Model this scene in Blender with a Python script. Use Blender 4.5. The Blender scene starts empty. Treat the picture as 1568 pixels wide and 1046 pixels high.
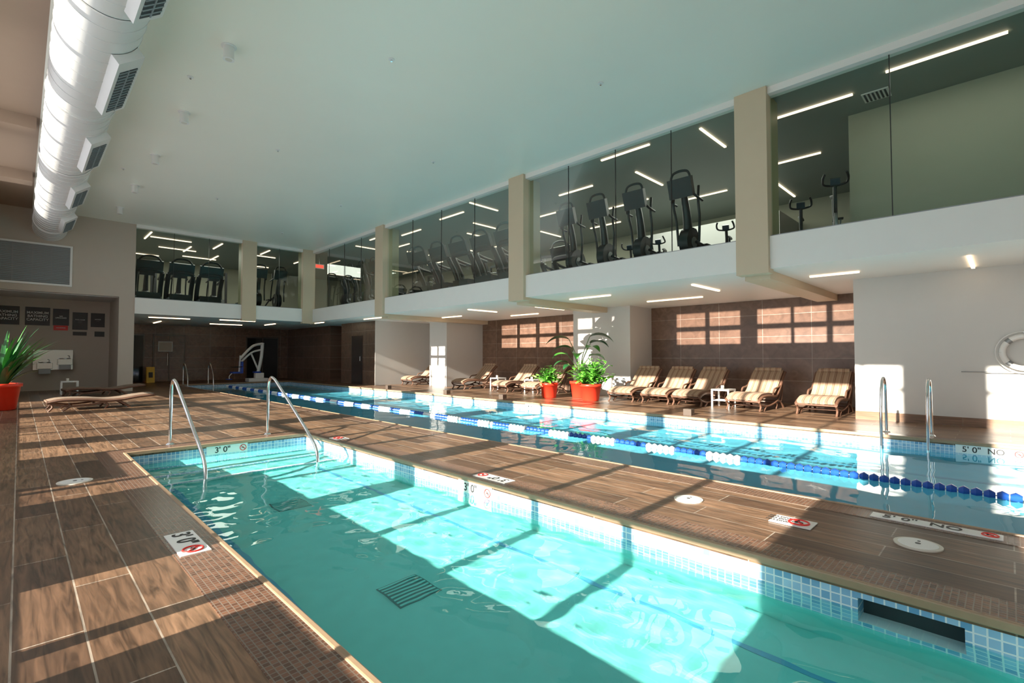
import bpy, bmesh, math, random
import numpy as np
from mathutils import Vector, Matrix
random.seed(7)
sc=bpy.context.scene
try:
    sc.view_settings.view_transform='Standard'
    sc.view_settings.look='None'
    sc.view_settings.exposure=0.15
    sc.view_settings.gamma=1.08
except Exception as e: print(e)

# ------------------------------------------------------------ materials
def new_mat(name):
    m=bpy.data.materials.new(name); m.use_nodes=True
    nt=m.node_tree; b=nt.nodes['Principled BSDF']
    return m,nt,b
def P(name,col,rough=0.5,metal=0.0,noise=0.0,nscale=4.0,emit=None,es=0.0,bump=0.0,bscale=60):
    m,nt,b=new_mat(name)
    b.inputs['Roughness'].default_value=rough; b.inputs['Metallic'].default_value=metal
    b.inputs['Base Color'].default_value=(*col,1)
    geo=nt.nodes.new('ShaderNodeNewGeometry')
    if noise>0:
        n=nt.nodes.new('ShaderNodeTexNoise'); n.inputs['Scale'].default_value=nscale; n.inputs['Detail'].default_value=4
        nt.links.new(geo.outputs['Position'],n.inputs['Vector'])
        r=nt.nodes.new('ShaderNodeMapRange'); r.inputs['To Min'].default_value=1-noise; r.inputs['To Max'].default_value=1+noise
        nt.links.new(n.outputs['Fac'],r.inputs['Value'])
        v=nt.nodes.new('ShaderNodeVectorMath'); v.operation='SCALE'; v.inputs[0].default_value=col
        nt.links.new(r.outputs[0],v.inputs['Scale']); nt.links.new(v.outputs[0],b.inputs['Base Color'])
    if bump>0:
        n=nt.nodes.new('ShaderNodeTexNoise'); n.inputs['Scale'].default_value=bscale
        nt.links.new(geo.outputs['Position'],n.inputs['Vector'])
        bp=nt.nodes.new('ShaderNodeBump'); bp.inputs['Strength'].default_value=bump; bp.inputs['Distance'].default_value=0.01
        nt.links.new(n.outputs['Fac'],bp.inputs['Height']); nt.links.new(bp.outputs[0],b.inputs['Normal'])
    if emit:
        b.inputs['Emission Color'].default_value=(*emit,1); b.inputs['Emission Strength'].default_value=es
    return m
def brick(name,ax,w,h,c1,c2,mortar,ms=0.004,off=0.5,rough=0.3,grain=0.0,bump=0.3,gscale=(1.2,14),spec=.5):
    m,nt,b=new_mat(name); L=nt.links
    b.inputs['Specular IOR Level'].default_value=spec
    geo=nt.nodes.new('ShaderNodeNewGeometry'); sp=nt.nodes.new('ShaderNodeSeparateXYZ'); cb=nt.nodes.new('ShaderNodeCombineXYZ')
    L.new(geo.outputs['Position'],sp.inputs[0])
    L.new(sp.outputs[ax[0]],cb.inputs[0]); L.new(sp.outputs[ax[1]],cb.inputs[1])
    t=nt.nodes.new('ShaderNodeTexBrick'); t.offset=off; t.offset_frequency=2; t.squash=1
    t.inputs['Scale'].default_value=1; t.inputs['Brick Width'].default_value=w; t.inputs['Row Height'].default_value=h
    t.inputs['Mortar Size'].default_value=ms; t.inputs['Mortar Smooth'].default_value=0.1
    t.inputs['Color1'].default_value=(*c1,1); t.inputs['Color2'].default_value=(*c2,1); t.inputs['Mortar'].default_value=(*mortar,1)
    L.new(cb.outputs[0],t.inputs['Vector'])
    out=t.outputs['Color']
    if grain>0:
        mp=nt.nodes.new('ShaderNodeMapping'); mp.inputs['Scale'].default_value=(gscale[0],gscale[1],1)
        L.new(cb.outputs[0],mp.inputs['Vector'])
        n=nt.nodes.new('ShaderNodeTexNoise'); n.inputs['Scale'].default_value=2.2; n.inputs['Detail'].default_value=8; n.inputs['Distortion'].default_value=1.2
        L.new(mp.outputs[0],n.inputs['Vector'])
        r=nt.nodes.new('ShaderNodeMapRange'); r.inputs['From Min'].default_value=.3; r.inputs['From Max'].default_value=.7
        r.inputs['To Min'].default_value=1-grain; r.inputs['To Max'].default_value=1+grain
        L.new(n.outputs['Fac'],r.inputs['Value'])
        v=nt.nodes.new('ShaderNodeVectorMath'); v.operation='SCALE'
        L.new(out,v.inputs[0]); L.new(r.outputs[0],v.inputs['Scale']); out=v.outputs[0]
    L.new(out,b.inputs['Base Color']); b.inputs['Roughness'].default_value=rough
    if bump>0:
        inv=nt.nodes.new('ShaderNodeMath'); inv.operation='SUBTRACT'; inv.inputs[0].default_value=1
        L.new(t.outputs['Fac'],inv.inputs[1])
        bp=nt.nodes.new('ShaderNodeBump'); bp.inputs['Strength'].default_value=bump; bp.inputs['Distance'].default_value=0.003
        L.new(inv.outputs[0],bp.inputs['Height']); L.new(bp.outputs[0],b.inputs['Normal'])
    return m
def thin_glass(name,tint,refl=1.0):
    m=bpy.data.materials.new(name); m.use_nodes=True; nt=m.node_tree; nt.nodes.clear()
    o=nt.nodes.new('ShaderNodeOutputMaterial'); mx=nt.nodes.new('ShaderNodeMixShader')
    tr=nt.nodes.new('ShaderNodeBsdfTransparent'); tr.inputs[0].default_value=(*tint,1)
    g=nt.nodes.new('ShaderNodeBsdfGlossy'); g.inputs['Roughness'].default_value=0.0; g.inputs['Color'].default_value=(1,1,1,1)
    f=nt.nodes.new('ShaderNodeFresnel'); f.inputs['IOR'].default_value=1.5
    mu=nt.nodes.new('ShaderNodeMath'); mu.operation='MULTIPLY'; mu.inputs[1].default_value=refl
    nt.links.new(f.outputs[0],mu.inputs[0]); nt.links.new(mu.outputs[0],mx.inputs[0])
    nt.links.new(tr.outputs[0],mx.inputs[1]); nt.links.new(g.outputs[0],mx.inputs[2])
    nt.links.new(mx.outputs[0],o.inputs[0]); return m
def emis(name,col,s):
    m=bpy.data.materials.new(name); m.use_nodes=True; nt=m.node_tree; nt.nodes.clear()
    o=nt.nodes.new('ShaderNodeOutputMaterial'); e=nt.nodes.new('ShaderNodeEmission')
    e.inputs[0].default_value=(*col,1); e.inputs[1].default_value=s; nt.links.new(e.outputs[0],o.inputs[0]); return m

M={}
M['deck']=brick('wood_look_tile',(1,0),1.2,0.24,(.064,.034,.020),(.195,.110,.063),(.30,.25,.20),.0042,rough=.33,grain=.62,spec=.28)
M['mosaic']=brick('brown_mosaic',(1,0),.03,.03,(.070,.028,.016),(.17,.075,.042),(.17,.13,.10),.0025,off=0,rough=.25,bump=.5,spec=.4)
M['coping']=P('coping_tan',(.30,.20,.12),.4,noise=.15,nscale=20)
M['bluex']=brick('blue_tile_x',(1,2),.05,.05,(.12,.30,.52),(.34,.54,.74),(.70,.76,.80),.004,off=0,rough=.15,bump=.4)
M['bluey']=brick('blue_tile_y',(0,2),.05,.05,(.12,.30,.52),(.34,.54,.74),(.70,.76,.80),.004,off=0,rough=.15,bump=.4)
M['plaster']=P('pool_plaster_spa',(.135,.58,.545),.6,noise=.08,nscale=8)
M['plaster2']=P('pool_plaster_lap',(.10,.46,.60),.6,noise=.08,nscale=5)
M['blueline']=P('blue_line',(.05,.32,.50),.4)
M['white']=P('white_paint',(.62,.61,.59),.55,noise=.02)
M['slab']=P('slab_white',(.88,.865,.83),.5,noise=.02)
M['ceil']=P('ceiling_paint',(.91,.91,.81),.35,noise=.02,nscale=1)
M['tan']=P('tan_paint',(.36,.26,.19),.6,noise=.03)
M['wallbeige']=P('beige_wall',(.50,.43,.36),.6,noise=.03)
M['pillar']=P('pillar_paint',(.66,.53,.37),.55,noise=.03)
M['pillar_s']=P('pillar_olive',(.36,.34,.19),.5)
M['browntile']=brick('brown_wall_tile',(1,2),1.2,.6,(.12,.068,.046),(.165,.096,.066),(.30,.24,.20),.006,off=0,rough=.3,grain=.25,gscale=(2,2))
M['browntile_y']=brick('brown_wall_tile_y',(0,2),1.2,.6,(.13,.07,.046),(.19,.105,.07),(.26,.20,.16),.006,off=0,rough=.25,grain=.25,gscale=(2,2))
M['base']=brick('baseboard_tile',(1,2),1.2,.3,(.17,.09,.05),(.22,.12,.07),(.2,.15,.1),.004,rough=.3,grain=.3)
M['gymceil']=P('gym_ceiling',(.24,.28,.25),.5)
M['gymwall']=P('gym_wall',(.42,.41,.31),.6,noise=.03)
M['gymfloor']=P('gym_rubber_floor',(.12,.12,.12),.6,noise=.2,nscale=30)
M['glass']=thin_glass('gym_glass',(.74,.88,.84),.25)
M['winglass']=thin_glass('window_glass_mat',(.96,.98,.97))
M['frame']=P('mullion_bronze',(.10,.075,.06),.4,metal=.3)
M['chrome']=P('stainless',(.72,.73,.74),.13,metal=1)
M['steel_d']=P('galv_white',(.72,.72,.71),.36,metal=.15,noise=.05,nscale=3)
M['black']=P('black_plastic',(.007,.007,.009),.4)
M['dgrey']=P('dark_grey_metal',(.022,.022,.025),.35,metal=.4)
M['screen']=P('screen_glass',(.03,.05,.07),.08)
M['silver']=P('silver_paint',(.26,.27,.28),.35,metal=.6)
M['wicker']=P('brown_wicker',(.13,.06,.035),.5,noise=.35,nscale=90,bump=.6,bscale=180)
M['signw']=P('sign_white',(.82,.82,.80),.3)
M['signk']=P('sign_black',(.03,.026,.026),.4)
M['textk']=P('text_black',(.01,.01,.01),.5)
M['textw']=P('text_white',(.75,.75,.73),.5)
M['red']=P('sign_red',(.75,.02,.015),.4)
M['potred']=P('pot_red',(.75,.035,.015),.28,noise=.08,nscale=6)
M['soil']=P('soil',(.05,.03,.02),.9,noise=.4,nscale=60)
M['leaf']=P('leaf_green',(.05,.27,.03),.35,noise=.4,nscale=9)
M['leafd']=P('leaf_dark',(.014,.085,.022),.35,noise=.4,nscale=9)
M['leafb']=P('leaf_bright',(.12,.45,.04),.4,noise=.35,nscale=14)
M['stem']=P('stem_green',(.10,.22,.05),.5)
M['ropeb']=P('float_blue',(.012,.075,.40),.3)
M['ropew']=P('float_white',(.78,.80,.82),.3)
M['cable']=P('cable_grey',(.4,.4,.42),.4)
M['yellow']=P('yellow_plastic',(.85,.50,.02),.4)
M['blue']=P('seat_blue',(.01,.06,.45),.35)
M['door']=P('door_dark',(.045,.032,.028),.25)
M['darkglass']=P('dark_glass',(.015,.017,.018),.05)
M['strip']=emis('led_strip',(1,.68,.45),3.2)
M['strip2']=emis('led_strip_soffit',(1,.70,.42),5)
M['exit']=emis('exit_red',(1,.05,.03),2)
M['void']=P('void_dark',(.02,.03,.035),.6)
M['grate']=P('drain_grate',(.03,.16,.16),.6)
M['louver']=P('louver_grey',(.22,.27,.29),.5,metal=.3)
M['skim']=P('skimmer_white',(.66,.62,.54),.4)
M['slat']=P('sling_brown',(.20,.14,.10),.6,noise=.3,nscale=60)
# fabric stripes in object space
m,nt,b=new_mat('striped_fabric')
tc=nt.nodes.new('ShaderNodeTexCoord'); sp=nt.nodes.new('ShaderNodeSeparateXYZ'); nt.links.new(tc.outputs['Object'],sp.inputs[0])
mu=nt.nodes.new('ShaderNodeMath'); mu.operation='MULTIPLY'; mu.inputs[1].default_value=7.0
nt.links.new(sp.outputs[1],mu.inputs[0])
fr=nt.nodes.new('ShaderNodeMath'); fr.operation='FRACT'; nt.links.new(mu.outputs[0],fr.inputs[0])
cr=nt.nodes.new('ShaderNodeValToRGB'); cr.color_ramp.interpolation='CONSTANT'
E=cr.color_ramp.elements; E[0].position=0; E[0].color=(.33,.225,.145,1); E[1].position=.45; E[1].color=(.16,.08,.05,1)
for p,c in ((.55,(.27,.175,.11,1)),(.72,(.20,.11,.07,1)),(.80,(.36,.26,.18,1))):
    e=E.new(p); e.color=c
nt.links.new(fr.outputs[0],cr.inputs[0]); nt.links.new(cr.outputs[0],b.inputs['Base Color']); b.inputs['Roughness'].default_value=.85
M['fabric']=m
# water
m=bpy.data.materials.new('pool_water'); m.use_nodes=True; nt=m.node_tree; nt.nodes.clear()
o=nt.nodes.new('ShaderNodeOutputMaterial'); g=nt.nodes.new('ShaderNodeBsdfGlass'); g.inputs['IOR'].default_value=1.33
g.inputs['Roughness'].default_value=0; g.inputs['Color'].default_value=(.94,1,1,1)
nt.links.new(g.outputs[0],o.inputs[0]); M['water']=m

# ------------------------------------------------------------ mesh builder
class MB:
    def __init__(s,name): s.name=name; s.bm=bmesh.new(); s.mats=[]
    def mi(s,mat):
        mm=M[mat]
        if mm not in s.mats: s.mats.append(mm)
        return s.mats.index(mm)
    def quadmesh(s,vs,fs,mat,smooth=False):
        i=s.mi(mat); V=[s.bm.verts.new(v) for v in vs]
        for f in fs:
            try:
                F=s.bm.faces.new([V[k] for k in f]); F.material_index=i; F.smooth=smooth
            except Exception: pass
    def box(s,a,b,mat,R=None,o=None):
        x0,y0,z0=a; x1,y1,z1=b
        vs=[Vector(v) for v in ((x0,y0,z0),(x1,y0,z0),(x1,y1,z0),(x0,y1,z0),(x0,y0,z1),(x1,y0,z1),(x1,y1,z1),(x0,y1,z1))]
        if R is not None:
            o=Vector(o) if o else Vector(((x0+x1)/2,(y0+y1)/2,(z0+z1)/2))
            vs=[o+R@(v-o) for v in vs]
        s.quadmesh(vs,[(0,3,2,1),(4,5,6,7),(0,1,5,4),(1,2,6,5),(2,3,7,6),(3,0,4,7)],mat)
    def cyl(s,p0,p1,r0,mat,r1=None,seg=16,cap=True,smooth=True):
        r1=r0 if r1 is None else r1
        p0=Vector(p0);p1=Vector(p1); d=(p1-p0).normalized()
        u=d.orthogonal().normalized(); w=d.cross(u)
        vs=[];
        for p,r in((p0,r0),(p1,r1)):
            for k in range(seg):
                a=2*math.pi*k/seg; vs.append(p+u*math.cos(a)*r+w*math.sin(a)*r)
        fs=[(k,(k+1)%seg,seg+(k+1)%seg,seg+k) for k in range(seg)]
        s.quadmesh(vs,fs,mat,smooth)
        if cap: s.quadmesh(vs[:seg],[tuple(range(seg-1,-1,-1))],mat); s.quadmesh(vs[seg:],[tuple(range(seg))],mat)
    def tube(s,pts,r,mat,seg=10,sub=6,cr=True,flat=1.0):
        pts=[Vector(p) for p in pts]
        if cr and len(pts)>2:
            q=[pts[0]]+pts+[pts[-1]]; out=[]
            for i in range(1,len(q)-2):
                for k in range(sub):
                    t=k/sub; a,b_,c,d=q[i-1],q[i],q[i+1],q[i+2]
                    out.append(.5*((2*b_)+(c-a)*t+(2*a-5*b_+4*c-d)*t*t+(-a+3*b_-3*c+d)*t**3))
            out.append(pts[-1]); pts=out
        n=len(pts); t0=(pts[1]-pts[0]).normalized(); u=t0.orthogonal().normalized(); vs=[]
        for i,p in enumerate(pts):
            t=(pts[min(i+1,n-1)]-pts[max(i-1,0)]).normalized()
            u=(u-t*u.dot(t)).normalized(); w=t.cross(u)
            rr=r[0]+(r[1]-r[0])*i/(n-1) if isinstance(r,tuple) else r
            for k in range(seg):
                a=2*math.pi*k/seg; vs.append(p+u*math.cos(a)*rr+w*math.sin(a)*rr*flat)
        fs=[(i*seg+k,i*seg+(k+1)%seg,(i+1)*seg+(k+1)%seg,(i+1)*seg+k) for i in range(n-1) for k in range(seg)]
        s.quadmesh(vs,fs,mat,True)
        s.quadmesh(vs[:seg],[tuple(range(seg-1,-1,-1))],mat); s.quadmesh(vs[-seg:],[tuple(range(seg))],mat)
    def lathe(s,prof,c,mat,seg=28):
        c=Vector(c); vs=[]
        for r,z in prof:
            for k in range(seg):
                a=2*math.pi*k/seg; vs.append(c+Vector((r*math.cos(a),r*math.sin(a),z)))
        fs=[(i*seg+k,i*seg+(k+1)%seg,(i+1)*seg+(k+1)%seg,(i+1)*seg+k) for i in range(len(prof)-1) for k in range(seg)]
        s.quadmesh(vs,fs,mat,True)
    def ribbon(s,prof,y0,y1,th,mat,ny=1):
        n=len(prof); P_=[Vector((p[0],0,p[1])) for p in prof]; vs=[]
        N=[]
        for i in range(n):
            t=(P_[min(i+1,n-1)]-P_[max(i-1,0)]).normalized(); N.append(Vector((-t.z,0,t.x)))
        for i in range(n):
            for y,k in((y0,0),(y1,0),(y1,1),(y0,1)):
                v=P_[i]+N[i]*(th if k else 0); vs.append(Vector((v.x,y,v.z)))
        fs=[]
        for i in range(n-1):
            for k in range(4): fs.append((i*4+k,i*4+(k+1)%4,(i+1)*4+(k+1)%4,(i+1)*4+k))
        fs+=[(3,2,1,0),tuple((n-1)*4+k for k in range(4))]
        s.quadmesh(vs,fs,mat,False)
    def leaf(s,base,yaw,L,W,up0,droop,mat,n=7,fold=.15,pw=.8):
        base=Vector(base); dh=Vector((math.cos(yaw),math.sin(yaw),0)); sd=Vector((-math.sin(yaw),math.cos(yaw),0))
        p=base.copy(); vs=[]; 
        for i in range(n+1):
            t=i/n; a=up0-droop*t
            w=W*math.sin(math.pi*min(1,max(0.02,t))**pw)*.5
            nrm=dh*(-math.sin(a))+Vector((0,0,math.cos(a)))
            vs+= [p-sd*w+nrm*w*fold, p.copy(), p+sd*w+nrm*w*fold]
            p=p+(dh*math.cos(a)+Vector((0,0,math.sin(a))))*(L/n)
        fs=[]
        for i in range(n):
            fs+=[(i*3,i*3+1,i*3+4,i*3+3),(i*3+1,i*3+2,i*3+5,i*3+4)]
        s.quadmesh(vs,fs,mat,True); return p
    def done(s,loc=None,rotz=0,parent=None,bevel=0):
        me=bpy.data.meshes.new(s.name); s.bm.to_mesh(me); s.bm.free()
        for m_ in s.mats: me.materials.append(m_)
        ob=bpy.data.objects.new(s.name,me); sc.collection.objects.link(ob)
        if loc is not None: ob.location=loc
        ob.rotation_euler[2]=rotz
        if parent: ob.parent=parent
        if bevel:
            md=ob.modifiers.new('bevel','BEVEL'); md.width=bevel; md.segments=2; md.limit_method='ANGLE'; md.angle_limit=math.radians(50)
        return ob
def dup(ob,loc,rotz=None,name=None):
    o=ob.copy(); sc.collection.objects.link(o); o.location=loc
    if rotz is not None: o.rotation_euler[2]=rotz
    return o
def rot(axis,deg): return Matrix.Rotation(math.radians(deg),3,axis)

# ------------------------------------------------------------ layout
XL,XR=-0.9,17.0; YN,YF=-4.0,30.0; ZC=6.1
SP=(0.98,3.33,-1.6,8.1); LP=(4.95,9.8,-1.6,26.0)
WZ=-0.16
SD=.62; LD=.95
GX=9.5; GY=22.5; S0,S1=2.82,3.4

# floor with pool openings
f=MB('floor')
xs=[XL,SP[0],SP[1],LP[0],LP[1],XR]; ys=[YN,-1.6,8.1,26.0,YF]
for i in range(5):
    for j in range(4):
        x0,x1,y0,y1=xs[i],xs[i+1],ys[j],ys[j+1]
        if i==1 and j==1: continue
        if i==3 and j in(1,2): continue
        f.box((x0,y0,-.06),(x1,y1,0),'deck')
f.done()
def border(name,R,w=.27):
    b=MB(name); x0,x1,y0,y1=R
    b.box((x0-w,y0-w,0),(x0,y1+w,.003),'mosaic'); b.box((x1,y0-w,0),(x1+w,y1+w,.003),'mosaic')
    b.box((x0,y1,0),(x1,y1+w,.003),'mosaic'); b.box((x0,y0-w,0),(x1,y0,.003),'mosaic'); b.done()
    c=MB(name.replace('mosaic_border','coping')); t=.03
    c.box((x0-.005,y0,-.04),(x0+t,y1,.010),'coping'); c.box((x1-t,y0,-.04),(x1+.005,y1,.010),'coping')
    c.box((x0,y1-t,-.04),(x1,y1+.005,.010),'coping'); c.box((x0,y0-.005,-.04),(x1,y0+t,.010),'coping'); c.done(bevel=.008)
border('mosaic_border_small_pool',SP); border('mosaic_border_lap_pool',LP)

def shell(name,R,D,pl,skim=None):
    b=MB(name); x0,x1,y0,y1=R; t=.15; zb=-.36
    b.box((x0-t,y0-t,-D-.1),(x1+t,y1+t,-D),pl)
    for (a,c,mt) in (((x0-t,y0-t),(x0,y1+t),'bluex'),((x1,y0-t),(x1+t,y1+t),'bluex'),((x0,y1),(x1,y1+t),'bluey'),((x0,y0-t),(x1,y0),'bluey')):
        b.box((a[0],a[1],-D),(c[0],c[1],zb),pl)
        if skim and a[0]==x1:
            s0,s1,z0,z1=skim
            b.box((a[0],a[1],zb),(c[0],s0,-.06),mt); b.box((a[0],s1,zb),(c[0],c[1],-.06),mt)
            b.box((a[0],s0,zb),(c[0],s1,z0),mt); b.box((a[0],s0,z1),(c[0],s1,-.06),mt)
            b.box((c[0],s0-.05,z0-.05),(c[0]+.3,s1+.05,-.061),'void')
        else: b.box((a[0],a[1],zb),(c[0],c[1],-.06),mt)
    o=b.done(); o.cycles.is_caustics_receiver=True; return o
shell('small_pool_basin',SP,SD,'plaster',skim=(.18,.62,-.30,-.09))
shell('lap_pool_basin',LP,LD,'plaster2')
st=MB('pool_steps')
for k in range(3):
    y0=7.7-.4*k; z=-.28-.11*k
    st.box((SP[0]+.002,y0,-SD+.001),(SP[1]-.002,y0+.398,z),'plaster'); st.box((SP[0]+.002,y0-.002,z-.04),(SP[1]-.002,y0+.05,z+.003),'bluey')
o=st.done(); o.cycles.is_caustics_receiver=True
st=MB('pool_floor_lines')
st.box((1.25,-1.5,-SD+.001),(1.31,6.8,-SD+.004),'blueline'); st.box((2.90,-1.5,-SD+.001),(2.94,6.8,-SD+.004),'blueline')
o=st.done(); o.cycles.is_caustics_receiver=True
st=MB('lap_lane_line'); st.box((5.95,-1,-LD+.001),(6.05,25,-LD+.008),'blueline'); st.box((8.45,-1,-LD+.001),(8.55,25,-LD+.008),'blueline')
o=st.done(); o.cycles.is_caustics_receiver=True
for (x,y) in ((1.93,2.95),(2.03,5.3)):
    d=MB('pool_drain'); d.box((x-.16,y-.16,-SD+.001),(x+.16,y+.16,-SD+.008),'grate')
    for k in range(8): d.box((x-.15,y-.15+k*.04,-SD+.008),(x+.15,y-.132+k*.04,-SD+.015),'plaster')
    o=d.done(); o.cycles.is_caustics_receiver=True

def water(name,R,res,amp,seed,lam0=.22):
    x0,x1,y0,y1=R; nx=int((x1-x0)/res); ny=int((y1-y0)/res)
    X,Y=np.meshgrid(np.linspace(x0,x1,nx+1),np.linspace(y0,y1,ny+1),indexing='ij')
    rg=np.random.RandomState(seed); Z=np.zeros_like(X)
    for k in range(26):
        lam=lam0*1.1**k if k<16 else .5+rg.rand(); lam=min(lam,1.6); a=rg.rand()*2*math.pi; kx=2*math.pi/lam*math.cos(a); ky=2*math.pi/lam*math.sin(a)
        Z+=amp*lam*np.sin(kx*X+ky*Y+rg.rand()*6.28)*(1.0 if k<16 else .5)
    Z+=WZ
    V=np.stack([X,Y,Z],-1).reshape(-1,3)
    idx=np.arange((nx+1)*(ny+1)).reshape(nx+1,ny+1)
    F=np.stack([idx[:-1,:-1],idx[1:,:-1],idx[1:,1:],idx[:-1,1:]],-1).reshape(-1,4)
    me=bpy.data.meshes.new(name); me.from_pydata(V.tolist(),[],F.tolist()); me.materials.append(M['water'])
    me.polygons.foreach_set('use_smooth',[True]*len(me.polygons)); me.update()
    o=bpy.data.objects.new(name,me); sc.collection.objects.link(o); o.cycles.is_caustics_caster=True; return o
water('small_pool_water',SP,.03,.0013,3,.13); water('lap_pool_water',LP,.07,.0007,5)

# ---------------------------------------------------------- shell walls
c=MB('ceiling'); c.box((.2,YN,ZC),(GX,GY,ZC+.12),'ceil'); c.box((XL-.2,YN,ZC),(.2,GY,ZC+.12),'tan')
for y in (13.8,18.0): c.box((XL,y,ZC-.25),(.15,y+.5,ZC),'tan')
c.done()
c=MB('gym_ceiling'); c.box((GX,YN,ZC-.06),(XR,YF,ZC+.1),'gymceil'); c.box((2.95,GY,ZC-.06),(GX,YF,ZC+.1),'gymceil'); c.done()
s=MB('mezzanine_slab')
s.box((GX-.05,YN,S0),(XR,YF,S1),'slab'); s.box((2.95,GY-.05,S0),(GX-.05,YF,S1),'slab'); s.done()
s=MB('gym_floor'); s.box((GX+.2,YN,S1),(XR,YF,S1+.02),'gymfloor'); s.box((2.95,GY+.2,S1),(GX+.2,YF,S1+.02),'gymfloor'); s.done()
s=MB('trim_1'); s.box((GX-.06,YN,ZC-.12),(GX+.16,GY,ZC),'slab'); s.box((2.95,GY-.06,ZC-.12),(GX-.06,GY+.16,ZC),'slab')
s.done()
for y in (2.96,8.97,16.1):
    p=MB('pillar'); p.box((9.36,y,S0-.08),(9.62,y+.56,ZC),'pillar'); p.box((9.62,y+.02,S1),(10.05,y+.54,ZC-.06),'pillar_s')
    p.box((9.62,y+.05,S0-.16),(14.6,y+.5,S0),'pillar'); p.done(bevel=.006)
for x in (6.5,9.0):
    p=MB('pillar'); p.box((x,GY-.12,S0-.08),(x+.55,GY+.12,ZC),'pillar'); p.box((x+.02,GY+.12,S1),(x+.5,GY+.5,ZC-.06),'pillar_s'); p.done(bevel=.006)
k=1
for a,b_ in ((YN,2.96),(3.52,8.97),(9.53,16.1),(16.66,GY-.1)):
    g=MB('window_%d'%k); k+=1
    g.quadmesh([(9.56,a,S1),(9.56,b_,S1),(9.56,b_,ZC-.1),(9.56,a,ZC-.1)],[(0,1,2,3)],'glass')
    n=max(2,round((b_-a)/1.55)); 
    for i in range(1,n):
        y=a+(b_-a)*i/n; g.box((9.55,y-.006,S1),(9.572,y+.006,ZC-.1),'dgrey')
    g.box((9.52,a,S1),(9.60,b_,S1+.03),'silver'); g.done()
for a,b_ in ((2.95,6.5),(7.05,9.0)):
    g=MB('window_%d'%k); k+=1
    g.quadmesh([(a,GY+.06,S1),(b_,GY+.06,S1),(b_,GY+.06,ZC-.1),(a,GY+.06,ZC-.1)],[(0,1,2,3)],'glass')
    n=3 if b_-a>3 else 2
    for i in range(1,n):
        x=a+(b_-a)*i/n; g.box((x-.006,GY+.05,S1),(x+.006,GY+.072,ZC-.1),'dgrey')
    g.box((a,GY+.02,S1),(b_,GY+.1,S1+.03),'silver'); g.done()
w=MB('wall_right'); w.box((14.6,2.2,0),(14.8,16.5,S0),'browntile'); w.box((14.6,16.5,0),(14.8,19.5,S0),'white'); w.done()
w=MB('wall_right_white'); w.box((12,YN,0),(14.8,2.2,S0),'white'); w.done()
w=MB('baseboard_right'); w.box((11.97,YN,0),(12,2.2,.16),'base'); w.done()
w=MB('wall_column_middle'); w.box((13.3,8.2,0),(14.6,10.4,S0),'white'); w.done()
w=MB('wall_column_far'); w.box((12.6,16.5,0),(14.6,17.7,S0),'white'); w.done()
w=MB('wall_side_room'); w.box((11,19.52,0),(14.8,22.7,S0),'browntile'); w.box((11,19.5,0),(14.8,19.52,S0),'white')
w.box((14.6,22.7,0),(14.8,24.3,S0),'white'); w.box((11.2,24.3,0),(14.8,YF,S0),'browntile'); w.done()
w=MB('door_1'); w.box((10.97,20.6,0),(10.999,21.6,2.2),'door'); w.cyl((10.93,20.72,1.05),(10.93,20.72,1.25),.012,'chrome'); w.done()
w=MB('wall_gym_right'); w.box((XR,YN,0),(XR+.15,YF+.15,ZC+.1),'gymwall'); w.done()
w=MB('wall_gym_partition'); w.box((11.6,YN,S1),(11.75,2.15,ZC-.06),'gymwall'); w.box((11.75,2.0,S1),(13.5,2.15,ZC-.06),'gymwall'); w.done()
w=MB('wall_gym_service_core'); w.box((15.2,4.5,S1),(XR,9,5.4),'white'); w.done()
w=MB('wall_far'); w.box((XL-.2,YF,0),(XR,YF+.15,S0),'browntile_y'); w.box((XL-.2,YF,S0),(XR,YF+.15,ZC+.1),'gymwall'); w.done()
w=MB('wall_near'); w.box((XL-.2,YN-.15,-.06),(XR,YN,ZC+.1),'wallbeige'); w.done()
w=MB('wall_far_left'); w.box((XL-.1,GY,S1),(2.95,GY+.2,ZC+.05),'wallbeige'); w.box((2.5,GY,0),(2.95,YF,S1),'wallbeige')
w.box((XL-.1,25,0),(2.5,25.15,S1),'wallbeige'); w.box((XL-.1,GY+.2,S1-.02),(2.5,25.15,S1+.1),'white')
w.box((2.8,GY+.2,S1),(2.95,YF,ZC+.05),'wallbeige'); w.done()
# window wall on the left
w=MB('wall_left'); T=(-1.05,-.9)
w.box((T[0],YN,-.06),(T[1],25.2,.33),'wallbeige'); w.box((T[0],YN,6.02),(T[1],25.2,ZC+.1),'wallbeige')
piers=[(-4,-3.2),(-.25,.97),(4.80,5.25),(9.35,10.05),(14.15,15.05),(19.05,25.2)]
for a,b_ in piers: w.box((T[0],a,.33),(T[1],b_,6.02),'wallbeige')
w.box((T[0],.97,.33),(T[1],2.62,.66),'wallbeige')  # unseen low panels, here and next line, added to shade the left deck
w.box((T[0],3.68,.33),(T[1],4.80,.68),'wallbeige'); w.box((T[0],5.25,.33),(T[1],5.78,.68),'wallbeige'); w.box((T[0],6.42,.33),(T[1],8.3,.62),'wallbeige')
w.done()
w=MB('window_frame_left')
for i in range(len(piers)-1):
    a=piers[i][1]; b_=piers[i+1][0]; n=max(1,round((b_-a)/1.06))
    for q in range(1,n):
        y=a+(b_-a)*q/n; w.box((-1.0,y-.05,.33),(-.93,y+.05,6.02),'frame')
    for z in (1.52,2.75,4.25,5.2): w.box((-1.0,a,z-.03),(-.93,b_,z+.03),'frame')
w.done()
w=MB('window_8')
for i in range(len(piers)-1):
    a=piers[i][1]; b_=piers[i+1][0]
    w.quadmesh([(-.965,a,.33),(-.965,b_,.33),(-.965,b_,6.02),(-.965,a,6.02)],[(0,1,2,3)],'winglass')
w.done()

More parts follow.
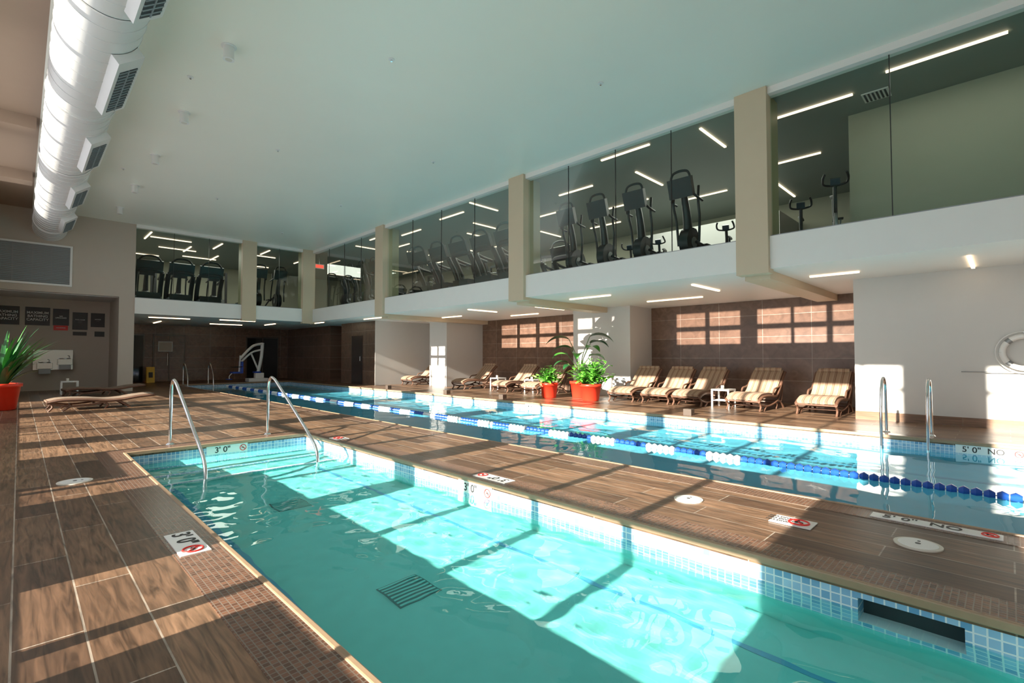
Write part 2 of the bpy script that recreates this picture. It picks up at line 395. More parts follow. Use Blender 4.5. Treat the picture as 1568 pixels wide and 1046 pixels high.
# ---------------------------------------------------------- light strips
def strip(x0,y0,x1,y1,z,mat='strip',w=.024,name='led_strip_light'):
    b=MB(name)
    if abs(x1-x0)>abs(y1-y0): b.box((x0,y0-w,z-.03),(x1,y0+w,z-.002),mat)
    else: b.box((x0-w,y0,z-.03),(x0+w,y1,z-.002),mat)
    b.done()
zg=ZC-.06
L=[(10.2,-.1,10.2,1.35),(10.65,1.9,10.65,3.2),(9.95,5.6,9.95,6.9),(11.25,8.1,11.25,9.3),(10,4.45,11.3,4.45),(11.2,6.7,12.6,6.7),(14.5,4.4,16.3,4.4),(9.8,11.7,11.0,11.7),
(10.3,12.6,10.3,13.9),(12.5,10.2,12.5,11.6),(13.4,7.6,13.4,9),(14,12.5,15.2,12.5),(10.6,15.5,10.6,16.8),(12.2,14.7,13.4,14.7),(11.6,17.8,11.6,19.2),(13.5,17,14.8,17),(10.2,19.8,11.4,19.8),(12.6,21,12.6,22.3),
(13.2,3.0,13.2,4.3),(14.3,5.6,14.3,6.9),(15,9.6,15,10.9),(11.4,13.4,12.6,13.4),(14.6,15,14.6,16.3),(10.1,17.2,10.1,18.4),(12.4,19.2,13.6,19.2),(15,20,15,21.3),(13.4,23,13.4,24.3),
(3.6,24,5,24),(4.2,26,5.6,26),(6,23.4,6,24.8),(7.4,25,8.7,25),(5.4,27.6,6.8,27.6),(7.9,23.4,7.9,24.6),(9.9,24.4,9.9,25.8),(3.4,28.4,4.6,28.4),(8.2,28,9.4,28),(3.5,23.1,3.5,24.6),(5.2,25,5.2,26.4),(6.6,26.4,6.6,27.8)]
for a in L: strip(*a,zg)
L=[(10.9,1.9,10.9,2.7),(10.4,.4,11.8,.4),(10.3,4.8,11.7,4.8),(12.6,5.6,12.6,7.2),(10.6,7.1,10.6,8.4),(11.4,10.4,12.8,10.4),(13.3,12,13.3,13.4),(10.5,12.6,11.8,12.6),(12,14.8,12,16),(10.2,17.6,10.2,19),
(3.6,24,5,24),(4.4,26.4,4.4,28),(6,23.6,7.4,23.6),(6.4,26.8,7.8,26.8),(8.6,24.6,8.6,26),(9.8,22,9.8,23.4)]
for a in L: strip(*a,S0,'strip2')
for y in (-.3,2.65,5.6,8.5,11.45,14.4,17.35,20.3):
    d=MB('ceiling_downlight'); d.cyl((2.22,y,ZC-.20),(2.22,y,ZC),.075,'signw',seg=24); d.cyl((2.22,y,ZC-.215),(2.22,y,ZC-.20),.082,'signw',seg=24)
    d.cyl((2.22,y,ZC-.217),(2.22,y,ZC-.214),.05,'skim'); d.cyl((2.22,y,ZC-.012),(2.22,y,ZC),.11,'signw',seg=24); d.done()
for (x,y) in ((4.2,7),(4.2,12),(4.2,17),(7.2,5),(7.2,10),(7.2,15),(7.2,20),(4.2,3),(2.0,9.9),(1.6,7.2),(1.8,16)):
    d=MB('sprinkler_head'); d.cyl((x,y,ZC-.012),(x,y,ZC),.05,'signw'); d.cyl((x,y,ZC-.04),(x,y,ZC-.01),.016,'chrome'); d.done()
for (x,y) in ((11.0,1.6),(12.2,4.0)):
    d=MB('ceiling_vent'); d.box((x-.2,y-.2,zg-.02),(x+.2,y+.2,zg-.001),'signw')
    for q in range(6): d.box((x-.17,y-.16+q*.06,zg-.026),(x+.17,y-.13+q*.06,zg-.018),'void')
    d.done()

# duct
d=MB('air_duct'); cx,cz,R=.64,5.53,.43
d.cyl((cx,YN+.002,cz),(cx,GY-.002,cz),R,'steel_d',seg=56)
y=YN+.3
while y<GY-.05:
    d.cyl((cx,y,cz),(cx,y+.012,cz),R+.006,'steel_d',seg=56); y+=.30
for y in (-2,1.6,5.2,7.1,10.5,14.0,17.5,21): d.cyl((cx,y,cz),(cx,y+.07,cz),R+.022,'steel_d',seg=56)
for y in (1.4,5.0,8.0,11.4,15.0,18.6):
    Rm=rot('Y',-38); o=Vector((cx,0,cz)); 
    d.box((cx-.17,y,cz-R-.10),(cx+.17,y+1.9,cz-R+.10),'steel_d',Rm,o)
    d.box((cx-.12,y+.3,cz-R-.105),(cx+.12,y+1.8,cz-R-.099),'void',Rm,o)
    for q in range(14): d.box((cx-.12,y+.32+q*.106,cz-R-.112),(cx+.12,y+.35+q*.106,cz-R-.10),'louver',Rm,o)
    d.box((cx-.008,y+.3,cz-R-.115),(cx+.008,y+1.8,cz-R-.10),'louver',Rm,o)
d.done()

v=MB('wall_vent_grille'); v.box((-.75,GY-.05,3.62),(1.22,GY,5.0),'signw'); v.box((-.69,GY-.055,3.68),(1.16,GY-.04,4.94),'louver')
for q in range(22): v.box((-.69,GY-.065,3.70+q*.057),(1.16,GY-.045,3.722+q*.057),'silver',rot('X',30))
for q in range(4): v.box((-.69+q*.46,GY-.07,3.68),(-.675+q*.46,GY-.05,4.94),'silver')
v.done()

# ------------------------------------------------------- text & signs
def text_child(parent,txt,mat,size,loc,align='CENTER',ext=.001):
    cu=bpy.data.curves.new('lettering','FONT'); cu.body=txt; cu.size=size; cu.align_x=align; cu.align_y='CENTER'; cu.extrude=ext
    cu.offset=size*.012
    cu.materials.append(M[mat]); o=bpy.data.objects.new('lettering',cu); sc.collection.objects.link(o); o.parent=parent; o.location=loc; return o
def frame_mat(c,right,up):
    r=Vector(right).normalized(); u=Vector(up).normalized(); n=r.cross(u)
    m=Matrix((r,u,n)).transposed().to_4x4(); m.translation=Vector(c); return m
def depth_sign(c,right,up,txt,w=.44,h=.13):
    b=MB('depth_marker_tile'); 
    b.box((-w/2,-h/2,0),(w/2,h/2,.006),'signw')
    ringx=w/2-h*.5; rr=h*.33; pts=[(ringx+rr*math.cos(a*math.pi/12),rr*math.sin(a*math.pi/12),.008) for a in range(25)]
    b.tube(pts,h*.04,'red',seg=6,cr=False); b.tube([(ringx-rr*.7,rr*.7,.008),(ringx+rr*.7,-rr*.7,.008)],h*.035,'red',seg=6,cr=False)
    b.tube([(ringx-rr*.4,-rr*.1,.008),(ringx,rr*.15,.008),(ringx+rr*.4,-rr*.2,.008)],h*.04,'textk',seg=6,cr=False)
    o=b.done(); o.matrix_world=frame_mat(c,right,up)
    if txt: text_child(o,txt,'textk',h*.9,(-h*.52,0,.008))
    else:
        for q in range(3): text_child(o,"NO DIVING",'textk',h*.2,(-h*.35,h*(.25-.25*q),.008))
    return o
depth_sign((SP[0]-.16,3.9,.003),(0,-1,0),(1,0,0),"3' 0\"",.50,.17)
depth_sign((SP[1]+.14,3.75,.003),(0,1,0),(-1,0,0),"3' 0\"",.48,.15)
depth_sign((4.80,.42,.003),(0,-1,0),(1,0,0),"5' 0\"  NO",.74,.13)
depth_sign((4.15,1.17,.003),(0,-1,0),(1,0,0),"",.28,.2)
depth_sign((SP[1],3.88,-.110),(0,-1,0),(0,0,1),"3' 0\"",.52,.125)
depth_sign((2.19,8.1,-.105),(1,0,0),(0,0,1),"3' 0\"",.54,.125)
depth_sign((9.8,.22,-.105),(0,-1,0),(0,0,1),"5' 0\"  NO",.72,.125)
depth_sign((9.8,9.05,-.105),(0,-1,0),(0,0,1),"4' 6\"",.54,.125)
depth_sign((3.47,7.2,.003),(0,1,0),(-1,0,0),"",.26,.2)
def lid(x,y,r):
    b=MB('skimmer_lid'); b.cyl((x,y,0),(x,y,.008),r,'skim',seg=40); b.cyl((x,y,.008),(x,y,.011),r*.82,'signw',seg=40); b.cyl((x,y,.011),(x,y,.013),r*.12,'dgrey',seg=16)
    b.cyl((x+r*.4,y,.011),(x+r*.4,y,.013),r*.07,'dgrey',seg=12); b.done()
lid(.42,6.6,.14); lid(4.17,2.0,.12); lid(4.25,.45,.13)
def wall_sign(x,z,w,h,txt,y=25,mat='signk',tm='textw',size=.1):
    b=MB('notice_sign'); b.box((-w/2,-h/2,0),(w/2,h/2,.02),mat); o=b.done(); o.matrix_world=frame_mat((x,y,z),(1,0,0),(0,0,1))
    if txt: text_child(o,txt,tm,size,(0,0,.022))
wall_sign(-.35,2.72,.66,.66,"MAXIMUM\nBATHING\nCAPACITY",size=.125)
wall_sign(.45,2.72,.66,.66,"MAXIMUM\nBATHING\nCAPACITY",size=.125)
wall_sign(1.08,2.72,.45,.62,"NO\nLIFEGUARD",size=.06); wall_sign(1.08,2.32,.40,.18,"NO DIVING",size=.05,mat='red')
wall_sign(1.62,2.6,.44,.66,"POOL RULES\n. . . . .\n. . . . .",size=.05)
wall_sign(2.14,2.66,.42,.54,"NOTICE\n. . . .",size=.05); wall_sign(1.62,2.12,.4,.14,"",size=.05); wall_sign(2.2,2.12,.3,.2,"",size=.05,mat='signk')

d=MB('drinking_fountain')
d.box((.35,24.94,.75),(1.45,24.995,1.5),'chrome')
for x,z in((.45,1.02),(1.0,1.16)):
    d.box((x,24.55,z-.22),(x+.42,24.94,z),'chrome'); d.lathe([(.16,.0),(.17,.03),(.14,.035),(.10,.0),(.02,-.02)],(x+.21,24.75,z),'chrome',20)
    d.tube([(x+.34,24.8,z),(x+.34,24.8,z+.1),(x+.30,24.78,z+.12)],.012,'chrome',seg=8); d.box((x+.05,24.54,z-.4),(x+.37,24.94,z-.22),'silver')
d.done(bevel=.01)

for x0,x1,mt in ((3.05,4.3,'darkglass'),(4.75,6.0,'browntile_y'),(9.0,10.6,'darkglass')):
    d=MB('door_%d'%(2 if x0<4 else 3 if x0<6 else 4))
    d.box((x0-.06,YF-.05,0),(x1+.06,YF-.002,2.35),'frame'); d.box((x0,YF-.07,.01),(x1,YF-.04,2.28),mt)
    d.box(((x0+x1)/2-.02,YF-.08,.01),((x0+x1)/2+.02,YF-.05,2.28),'frame'); d.cyl(((x0+x1)/2-.08,YF-.11,.8),((x0+x1)/2-.08,YF-.11,1.4),.015,'chrome'); d.done()
b=MB('notice_board'); b.box((4.9,YF-.12,1.5),(5.5,YF-.08,2.0),'signw'); b.box((4.93,YF-.13,1.53),(5.47,YF-.12,1.97),'wallbeige'); b.done()
e=MB('exit_sign'); e.box((9.75,22.9,5.4),(10.2,22.94,5.62),'signw'); e.box((9.79,22.89,5.44),(10.16,22.9,5.58),'exit'); e.cyl((9.97,22.92,5.62),(9.97,22.92,zg),.01,'chrome'); e.done()

# ------------------------------------------------------- rails
for x in (1.55,2.86):
    r=MB('pool_handrail')
    r.tube([(x,8.45,0),(x,8.45,.45),(x,8.44,.74),(x,8.36,.90),(x,8.20,.90),(x,7.95,.78),(x,7.3,.43),(x,6.85,.18),(x,6.62,.02),(x,6.55,-.18),(x,6.55,-.4),(x,6.55,-SD+.001)],.021,'chrome',seg=14,sub=8)
    r.cyl((x,8.45,.0),(x,8.45,.022),.055,'chrome',seg=20,r1=.035); r.done()
for y in (1.45,.88):
    r=MB('pool_grab_rail')
    r.tube([(10.2,y,0),(10.2,y,.5),(10.17,y,.78),(10.02,y,.90),(9.85,y,.80),(9.74,y,.4),(9.72,y,0),(9.70,y,-.4),(9.795,y,-.5)],.021,'chrome',seg=14,sub=8)
    r.cyl((10.2,y,0),(10.2,y,.022),.055,'chrome',seg=20,r1=.035); r.done()
for x in (5.3,6.3):
    r=MB('pool_handrail'); r.tube([(x,26.5,0),(x,26.5,.5),(x,26.48,.8),(x,26.35,.92),(x,26.1,.85),(x,25.7,.4),(x,25.6,0),(x,25.6,-.6)],.021,'chrome',seg=10); r.cyl((x,26.5,0),(x,26.5,.022),.055,'chrome'); r.done()
r=MB('wall_rail'); r.cyl((11.93,-3.5,.98),(11.93,.6,.98),.008,'silver',seg=8)
for y in(-3,-1,.55): r.cyl((11.93,y,.98),(12,y,.98),.01,'silver',seg=8)
r.done()
r=MB('life_ring'); c0=Vector((11.93,-.20,1.32))
pts=[c0+Vector((0,.27*math.cos(a),.27*math.sin(a))) for a in [k*math.pi/16 for k in range(33)]]
r.tube(pts,.045,'signw',seg=12,cr=False)
r.cyl((11.93,-.20,1.66),(11.999,-.20,1.66),.015,'chrome',seg=8)
for k in range(4):
    a=math.pi/4+k*math.pi/2; r.tube([c0+Vector((0,.27*math.cos(a+t),.27*math.sin(a+t))) for t in(-.12,0,.12)],.05,'silver',seg=12,cr=False)
r.tube([c0+Vector((0,.36*math.cos(k*math.pi/16),.35*math.sin(k*math.pi/16))) for k in range(33)],.008,'signw',seg=6,cr=False); r.done()

r=MB('lane_rope'); y=-1.59; xr=6.95; zr=WZ+.02
r.cyl((xr,-1.595,zr),(xr,25.995,zr),.006,'cable',seg=6)
while y<25.9:
    if y<2.5: mt='ropeb'
    else: mt='ropew' if int((y-2.5)/.5)%2==0 else 'ropeb'
    r.cyl((xr,y,zr),(xr,y+.045,zr),.030,mt,r1=.055,seg=12); r.cyl((xr,y+.045,zr),(xr,y+.085,zr),.055,mt,r1=.030,seg=12)
    y+=.095
r.done()

# ------------------------------------------------------- loungers
def smooth_prof(pts,sub=5):
    q=[pts[0]]+pts+[pts[-1]]; out=[]
    for i in range(1,len(q)-2):
        for k in range(sub):
            t=k/sub; a,b_,c,d=[Vector((p[0],p[1])) for p in q[i-1:i+3]]
            v=.5*((2*b_)+(c-a)*t+(2*a-5*b_+4*c-d)*t*t+(-a+3*b_-3*c+d)*t**3); out.append((v.x,v.y))
    out.append(pts[-1]); return out
def lounger(flat=False):
    b=MB('lounge_chair')
    if flat: pr=[(0,.20),(.25,.25),(.7,.24),(1.05,.20),(1.35,.21),(1.65,.26),(2.0,.29)]
    else: pr=[(0,.25),(.22,.33),(.6,.34),(.95,.31),(1.12,.35),(1.32,.53),(1.52,.74),(1.68,.87)]
    sp_=smooth_prof(pr); W=.37
    b.ribbon([(p[0],p[1]) for p in sp_],-W+.02,W-.02,.03 if flat else .06,'slat' if flat else 'fabric')
    hx,hz=pr[-1]
    if not flat: b.tube([(hx-.05,-W+.06,hz+.05),(hx-.06,0,hz+.055),(hx-.05,W-.06,hz+.05)],.05,'fabric',seg=12)
    for y in (-W,W):
        b.tube([(p[0],y,p[1]-.01) for p in pr],.034,'wicker',seg=8,sub=5)
        b.tube([(0,y,.22),(.12,y,.15),(.45,y,.10),(.85,y,.13),(1.15,y,.19 if flat else .22),(1.30,y,.20 if flat else .38)],.022,'wicker',seg=8)
        b.tube([(.42,y,.11),(.34,y,.05),(.26,y,0)],.024,'wicker',seg=8); b.tube([(.05,y,.20),(.10,y,.1),(.03,y,0)],.022,'wicker',seg=8)
        b.tube([(1.1,y,.19),(1.3,y,.16),(1.52,y,0)],.026,'wicker',seg=8); b.tube([(1.0,y,.16),(1.08,y,.1),(1.02,y,0)],.022,'wicker',seg=8)
        if not flat:
            b.tube([(1.46,y,.70),(1.47,y,.45),(1.36,y,.16)],.018,'wicker',seg=8)
            b.tube([(.85,y,.33),(.95,y,.47),(1.15,y,.50),(1.32,y,.54)],.022,'wicker',seg=8)
    for x,z in((0.02,.22),(.44,.10),(.86,.13),(1.2,.18),(1.42,.10)):
        b.tube([(x,-W,z),(x,W,z)],.018,'wicker',seg=8,cr=False)
    b.tube([(hx,-W,hz-.01),(hx,W,hz-.01)],.03,'wicker',seg=8,cr=False)
    return b
Lg=lounger().done(loc=(11.95,2.90,0))
for y in (4.35,5.75,6.62,7.6): dup(Lg,(11.8+random.uniform(-.05,.15),y,0),random.uniform(-.05,.05))
for y in (11.2,12.6,14.9): dup(Lg,(11.9,y,0),random.uniform(-.05,.05))
dup(Lg,(12.0,18.6,0),.05)
Lf=lounger(True).done(loc=(.45,15.7,0)); Lf.rotation_euler[2]=.03
dup(Lf,(1.0,20.8,0),.1)
def table(x,y):
    t=MB('side_table'); t.box((x-.22,y-.22,.40),(x+.22,y+.22,.44),'signw')
    for a in(-1,1):
        for c_ in(-1,1): t.box((x+a*.2-.02,y+c_*.2-.02,0),(x+a*.2+.02,y+c_*.2+.02,.40),'signw')
    t.box((x-.2,y-.2,.15),(x+.2,y+.2,.17),'signw'); t.cyl((x-.05,y,.44),(x-.05,y,.53),.04,'skim',seg=16); t.done(bevel=.005)
table(12.5,5.05); table(12.9,11.9); table(1.2,22.0); table(13.0,13.8)

# ------------------------------------------------------- plants
def pot(b,c,r,h):
    b.lathe([(0.0,0.0),(r*.74,0),(r*.78,.02),(r*.97,h-.08),(r*1.06,h-.08),(r*1.06,h),(r*.95,h),(r*.93,h-.05)],c,'potred',36)
    b.cyl((c[0],c[1],h-.07),(c[0],c[1],h-.05),r*.92,'soil',seg=28)
def bushy(c,r,h,n,mat,spread,top):
    b=MB('potted_foliage_plant'); pot(b,c,r,h)
    for k in range(n):
        a=random.uniform(0,6.28); el=random.uniform(.3,1.45); L_=random.uniform(.25,top)
        d=Vector((math.cos(a)*math.cos(el)*spread,math.sin(a)*math.cos(el)*spread,math.sin(el)))
        p=Vector((c[0],c[1],h-.05)); q=p+d*L_; b.tube([p,p.lerp(q,.5)+Vector((0,0,.05)),q],.006,'stem',seg=4,sub=2)
        for j in range(4):
            b.leaf(p.lerp(q,.55+.15*j),random.uniform(0,6.28),random.uniform(.13,.24),random.uniform(.08,.14),random.uniform(-.1,.7),random.uniform(.5,1.3),mat,n=4)
    b.done()
def bigleaf(c,r,h):
    b=MB('potted_elephant_ear'); pot(b,c,r,h)
    for k,(a,H,L_) in enumerate(((2.2,1.72,.80),(3.7,1.25,.6),(5.4,1.80,.80),(4.5,1.45,.6),(4.9,1.6,.65),(1.9,1.25,.55),(2.6,1.0,.5),(5.0,.95,.5),(3.1,.9,.5),(5.8,1.2,.6),(2.4,1.45,.65))):
        p=Vector((c[0],c[1],h-.05)); out=Vector((math.cos(a),math.sin(a),0))*random.uniform(.25,.45)
        q=p+out+Vector((0,0,H-h+.1)); b.tube([p,p+out*.25+Vector((0,0,(H-h)*.6)),q],(.018,.01),'stem',seg=6)
        b.leaf(q,a,L_,L_*.58,.35,1.3,'leaf' if k%2 else 'leafd',n=9,fold=.3,pw=.62)
    b.done()
bushy((11.4,9.85,0),.27,.46,55,'leafb',.9,.6)
bigleaf((12.15,9.25,0),.30,.5)
bushy((11.45,8.35,0),.30,.48,140,'leafb',1.0,.80)
b=MB('potted_palm'); pot(b,(-.30,16.6,0),.36,.62)
for k in range(90):
    a=random.uniform(-1.6,1.6) if k%3 else random.uniform(0,6.28); el=random.uniform(.9,1.5)
    L_=random.uniform(.7,1.6)
    if math.cos(a)<-.1: L_*=.5
    b.leaf((-.30+.1*math.cos(a),16.6+.1*math.sin(a),.55),a,L_,.085,el,random.uniform(.3,1.2),random.choice(('leafd','leafd','leafd','leaf')),n=8,fold=.2,pw=.6)
b.done()

# ------------------------------------------------------- wet floor sign, lift
b=MB('wet_floor_sign')
for s_ in(-1,1): b.box((4.3,29.0+s_*.1-.015,0),(4.62,29.0+s_*.1+.015,.75),'yellow',rot('X',s_*9)); 
b.cyl((4.36,29,.72),(4.56,29,.72),.02,'yellow'); b.box((4.38,28.83,.25),(4.54,28.85,.5),'textk',rot('X',-9)); b.done()
b=MB('pool_lift')
X,Y=8.5,26.9
b.box((X-.4,Y-.3,0),(X+.5,Y+.3,.16),'signw'); b.box((X-.05,Y-.14,.16),(X+.35,Y+.14,.42),'signw')
b.tube([(X+.1,Y,.4),(X+.25,Y,1.2),(X+.3,Y,1.95)],.08,'signw',seg=10); b.tube([(X+.28,Y,1.90),(X-.2,Y-.05,1.75),(X-.75,Y-.1,1.15)],.065,'signw',seg=10)
b.tube([(X+.28,Y,1.6),(X-.2,Y,1.45),(X-.7,Y-.1,1.0)],.05,'signw',seg=10); b.cyl((X+.1,Y,.6),(X-.25,Y,1.45),.045,'signw')
b.tube([(X-.75,Y-.1,1.3),(X-.78,Y-.1,.7),(X-.8,Y-.1,.45)],.04,'signw',seg=10)
b.box((X-1.15,Y-.35,.42),(X-.68,Y+.12,.50),'blue'); b.box((X-.76,Y-.35,.48),(X-.68,Y+.12,1.0),'blue'); b.box((X-1.35,Y-.3,.12),(X-1.15,Y+.08,.16),'blue')
b.tube([(X-1.12,Y-.2,.45),(X-1.25,Y-.2,.3),(X-1.25,Y-.2,.15)],.02,'signw',seg=8); b.tube([(X-.72,Y-.37,.75),(X-1.1,Y-.37,.72)],.02,'black',seg=8,cr=False); b.tube([(X-.72,Y+.14,.75),(X-1.1,Y+.14,.72)],.02,'black',seg=8,cr=False)
b.box((X-.1,Y-.16,.42),(X+.2,Y+.16,.5),'blue'); b.done(bevel=.012)

# ------------------------------------------------------- gym machines (local: user faces -X, toward pool)
def elliptical():
    b=MB('elliptical_trainer')
    b.box((.0,-.28,0),(.12,.28,.06),'black'); b.box((1.6,-.28,0),(1.72,.28,.06),'black'); b.box((.1,-.05,.02),(1.65,.05,.09),'dgrey')
    b.cyl((.42,-.10,.38),(.42,.10,.38),.33,'black',seg=28); b.cyl((.42,-.12,.38),(.42,.12,.38),.12,'silver',seg=20)
    b.tube([(.36,0,.45),(.30,0,.95),(.16,0,1.42)],(.11,.07),'black',seg=10)
    b.box((-.04,-.27,1.32),(.08,.27,1.74),'black',rot('Y',-18)); b.box((.08,-.22,1.37),(.087,.22,1.68),'screen',rot('Y',-18),(.02,0,1.52))
    b.tube([(.1,-.24,1.38),(.2,-.30,1.30),(.42,-.30,1.28)],.028,'black',seg=8); b.tube([(.1,.24,1.38),(.2,.30,1.30),(.42,.30,1.28)],.028,'black',seg=8)
    b.tube([(0,-.24,1.6),(-.02,-.16,1.86),(-.02,.16,1.86),(0,.24,1.6)],.028,'black',seg=8)
    for s_,ph in((-1,.0),(1,.14)):
        y=s_*.27
        b.tube([(.30+ph,y,.35),(.34,y,.9),(.28-ph*.5,y,1.25),(.34-ph*.5,y*.95,1.60)],.03,'black',seg=8)
        b.tube([(.40,y*.6,.38+ph),(.9,y*.75,.30+ph*.6),(1.5,y*.7,.14)],.034,'dgrey',seg=8)
        b.box((.72,y*.7-.08,.33+ph*.7),(1.08,y*.7+.08,.38+ph*.7),'black')
    return b
def treadmill():
    b=MB('treadmill')
    b.box((.15,-.42,0),(1.95,.42,.10),'black'); b.box((.3,-.30,.10),(1.93,.30,.16),'dgrey'); b.box((.15,-.42,.10),(1.93,-.30,.18),'silver'); b.box((.15,.30,.10),(1.93,.42,.18),'silver')
    b.box((.08,-.38,.05),(.55,.38,.32),'black')
    for s_ in(-1,1):
        y=s_*.42
        b.tube([(.60,y,.10),(.45,y,.6),(.12,y,1.12)],.085,'black',seg=8); b.tube([(.12,y,1.12),(.4,y,1.02),(.85,y,.95)],.05,'black',seg=8)
    b.tube([(.12,-.42,1.12),(.05,-.25,1.2),(.05,.25,1.2),(.12,.42,1.12)],.07,'black',seg=8)
    b.box((-.02,-.43,1.08),(.10,.43,1.56),'black',rot('Y',-22)); b.box((.10,-.25,1.20),(.107,.25,1.46),'screen',rot('Y',-22),(.04,0,1.3))
    b.tube([(-.02,-.40,1.45),(-.10,-.2,1.68),(-.10,.2,1.68),(-.02,.40,1.45)],.035,'black',seg=8)
    return b
def bike():
    b=MB('exercise_bike')
    b.box((.0,-.25,0),(.08,.25,.05),'black'); b.box((1.02,-.25,0),(1.1,.25,.05),'black')
    b.cyl((.25,-.02,.32),(.25,.02,.32),.24,'silver',seg=28); b.cyl((.25,-.035,.32),(.25,.035,.32),.06,'black',seg=16)
    b.tube([(.04,0,.04),(.35,0,.5),(.75,0,.45),(1.06,0,.04)],.04,'black',seg=8); b.tube([(.25,0,.32),(.30,0,.8),(.25,0,1.08)],.035,'black',seg=8)
    b.tube([(.6,0,.35),(.75,0,.75),(.80,0,.98)],.035,'black',seg=8); b.tube([(.35,0,.5),(.62,0,.30)],.03,'black',seg=8,cr=False)
    b.tube([(.68,0,1.0),(.80,0,1.02),(.93,0,1.03)],(.03,.085),'black',seg=10,flat=.5)
    for s_ in(-1,1): b.tube([(.25,0,1.08),(.18,s_*.18,1.10),(.02,s_*.2,1.16),(-.04,s_*.17,1.24)],.022,'black',seg=8); b.tube([(.55,s_*.08,.34),(.55,s_*.1,.34-s_*.17)],.014,'silver',seg=6,cr=False); b.box((.50,s_*.1-.04,.33-s_*.17),(.60,s_*.1+.06,.355-s_*.17),'black')
    b.box((.12,-.08,1.08),(.2,.08,1.2),'screen',rot('Y',-25)); b.cyl((.55,-.03,.34),(.55,.03,.34),.1,'black',seg=20)
    return b
zf=S1+.02
E1=elliptical().done(loc=(10.2,5.0,zf))
for y in(6.15,7.2,8.2): dup(E1,(10.2,y,zf),.03)
T1=treadmill().done(loc=(10.0,10.3,zf))
for y in(11.4,12.5,13.6,14.7): dup(T1,(10.0,y,zf))
dup(E1,(10.3,15.6,zf))
B1=bike().done(loc=(12.4,4.0,zf),rotz=.3)
for p in((12.6,5.0),(12.7,6.0),(12.8,7.0),(10.7,2.2),(11.9,3.1),(12.9,8.0)): dup(B1,(p[0],p[1],zf),.25)
for y in(17.3,18.3,19.3,20.3,21.3): dup(E1,(10.2,y,zf))
for y in (10.6,12.0,13.4,14.8): dup(T1,(12.9,y,zf))
for y in (17.5,19,20.5): dup(B1,(12.8,y,zf),.2)
for x in(3.5,4.55,5.6): dup(T1,(x,23.3,zf),math.pi/2)
for x in(7.5,8.35): dup(E1,(x,23.3,zf),math.pi/2)
for x in(3.8,5.0,6.4,7.8): dup(E1,(x,25.9,zf),math.pi/2)
b=MB('cable_machine'); 
for y in(0,.9): b.box((-.05,y-.04,0),(.05,y+.04,2.1),'dgrey')
b.box((-.05,-.04,2.05),(.05,.94,2.15),'dgrey'); b.box((-.4,-.1,0),(.4,1.0,.06),'black')
for k in range(10): b.box((-.09,.25,.1+k*.07),(.09,.65,.16+k*.07),'silver')
b.tube([(0,.45,2.05),(.0,.45,.8)],.01,'cable',seg=6,cr=False); b.tube([(-.3,.1,1.7),(-.3,.45,1.75),(-.3,.8,1.7)],.02,'chrome',seg=8); b.box((-.32,.43,1.73),(.0,.47,1.77),'dgrey')
cm=b.done(loc=(15.9,13.5,zf)); dup(cm,(15.9,16.5,zf)); dup(cm,(4.5,28.5,zf)); dup(cm,(7.5,28.5,zf)); dup(cm,(15.5,21,zf))

# ------------------------------------------------------- lights
W=bpy.data.worlds.new('World'); sc.world=W; W.use_nodes=True
bg=W.node_tree.nodes['Background']; bg.inputs[0].default_value=(.93,.94,1.0,1); bg.inputs[1].default_value=1.5
def area_portal(x,y,z,sx,sy):
    l=bpy.data.lights.new('window_portal','AREA'); l.shape='RECTANGLE'; l.size=sx; l.size_y=sy; l.cycles.is_portal=True
    o=bpy.data.objects.new('window_portal',l); sc.collection.objects.link(o); o.location=(x,y,z); o.rotation_euler=(0,-math.pi/2,0)
area_portal(-1.08,8.0,3.17,5.7,22.4)
# fill lights added below the gym ceiling to brighten the room behind glass
for (x,y,sx,sy,pw) in ((13.5,6.5,3,4,150),(13.2,13,4,5,220),(13,20,4,5,160),(6,26,4,3,150),(10.6,.2,.6,3,8)):
    l=bpy.data.lights.new('gym_fill_light','AREA'); l.shape='RECTANGLE'; l.size=sx; l.size_y=sy; l.energy=pw; l.color=(1,.93,.80)
    o=bpy.data.objects.new('gym_fill_light',l); sc.collection.objects.link(o); o.location=(x,y,zg-.04)
s=bpy.data.lights.new('sun','SUN'); s.energy=22; s.angle=.009; s.color=(1,.90,.77)
s.cycles.is_caustics_light=True
so=bpy.data.objects.new('sun',s); sc.collection.objects.link(so); e=math.radians(19.5)
so.rotation_euler=Vector((math.cos(e),.036,-math.sin(e))).to_track_quat('-Z','Y').to_euler(); so.location=(-10,5,8)
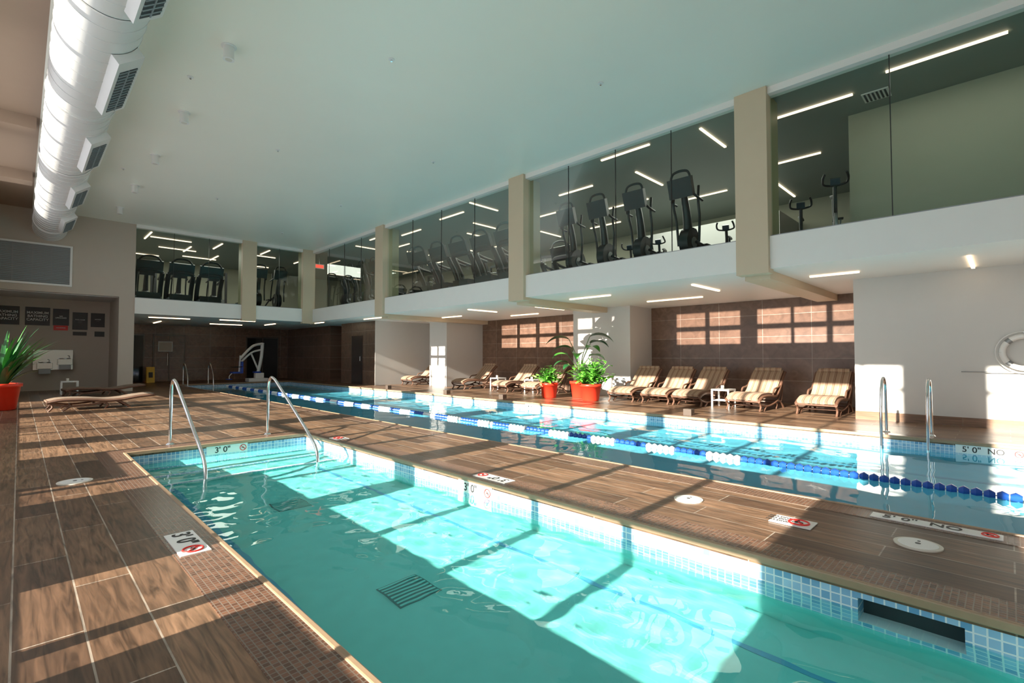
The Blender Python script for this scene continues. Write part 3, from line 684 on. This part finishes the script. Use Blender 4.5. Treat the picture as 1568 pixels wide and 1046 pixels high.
# added slotted lamp boxes, standing in for sunlight bounced off the water
def glint_projector(xs_,yc,cells,rows,xw=14.6,energy=2400):
    zl=.04; px=.10; t=.0015; D=xw-xs_
    b=MB('added_glint_box')
    ye=sorted(sum([[ (a-yc)/D*px,(c_-yc)/D*px] for a,c_ in cells],[])); ze=sorted(sum([[zl+(a-zl)/D*px,zl+(c_-zl)/D*px] for a,c_ in rows],[]))
    Y0,Y1,Z0,Z1=-.085,.085,0,.125
    yy=[Y0]+ye+[Y1]
    for i in range(len(yy)-1):
        if i%2==0: b.box((px,yy[i],Z0),(px+t,yy[i+1],Z1),'void')
        else:
            zz=[Z0]+ze+[Z1]
            for j in range(0,len(zz)-1,2): b.box((px,yy[i],zz[j]),(px+t,yy[i+1],zz[j+1]),'void')
    b.box((-.05,Y0,Z1),(px+t,Y1,Z1+.004),'frame'); b.box((-.05,Y0-.004,Z0),(px+t,Y0,Z1+.004),'frame'); b.box((-.05,Y1,Z0),(px+t,Y1+.004,Z1+.004),'frame')
    b.box((-.054,Y0-.004,Z0),(-.05,Y1+.004,Z1+.004),'frame')
    o=b.done(loc=(xs_,yc,0))
    l=bpy.data.lights.new('added_glint_lamp','SPOT'); l.spot_size=math.radians(84); l.spot_blend=.05; l.shadow_soft_size=.0006; l.energy=energy; l.color=(1,.87,.74)
    lo=bpy.data.objects.new('added_glint_lamp',l); sc.collection.objects.link(lo); lo.parent=o; lo.location=(0,0,zl)
    zt=(rows[0][0]+rows[-1][1])/2
    lo.rotation_euler=Vector((D,0,zt-zl)).to_track_quat('-Z','Y').to_euler()
R2=((1.62,2.04),(2.16,2.60))
glint_projector(10.15,4.85,((2.35,3.12),(3.24,4.0),(4.08,4.93),(5.4,6.3),(6.42,7.36)),R2,energy=5200)
glint_projector(10.15,13.3,((11.3,12.1),(12.25,13.1),(13.3,14.2),(14.35,15.3)),R2,energy=5200)
glint_projector(10.15,10.6,((8.25,8.85),(8.95,9.5),(9.6,10.2)),((1.0,1.5),(1.6,2.04),(2.16,2.55)),xw=13.3,energy=1500)
glint_projector(10.15,17.0,((16.6,17.05),(17.15,17.6)),((.7,1.2),(1.3,1.7)),xw=12.6,energy=900)

# ------------------------------------------------------- camera
cam=bpy.data.cameras.new('camera'); co=bpy.data.objects.new('camera',cam); sc.collection.objects.link(co)
cam.sensor_width=36; cam.lens=757/1568*36; cam.clip_start=.05
co.location=(0,0,1.25); co.rotation_euler=(math.radians(90+1.74),0,math.radians(-44.9)); sc.camera=co
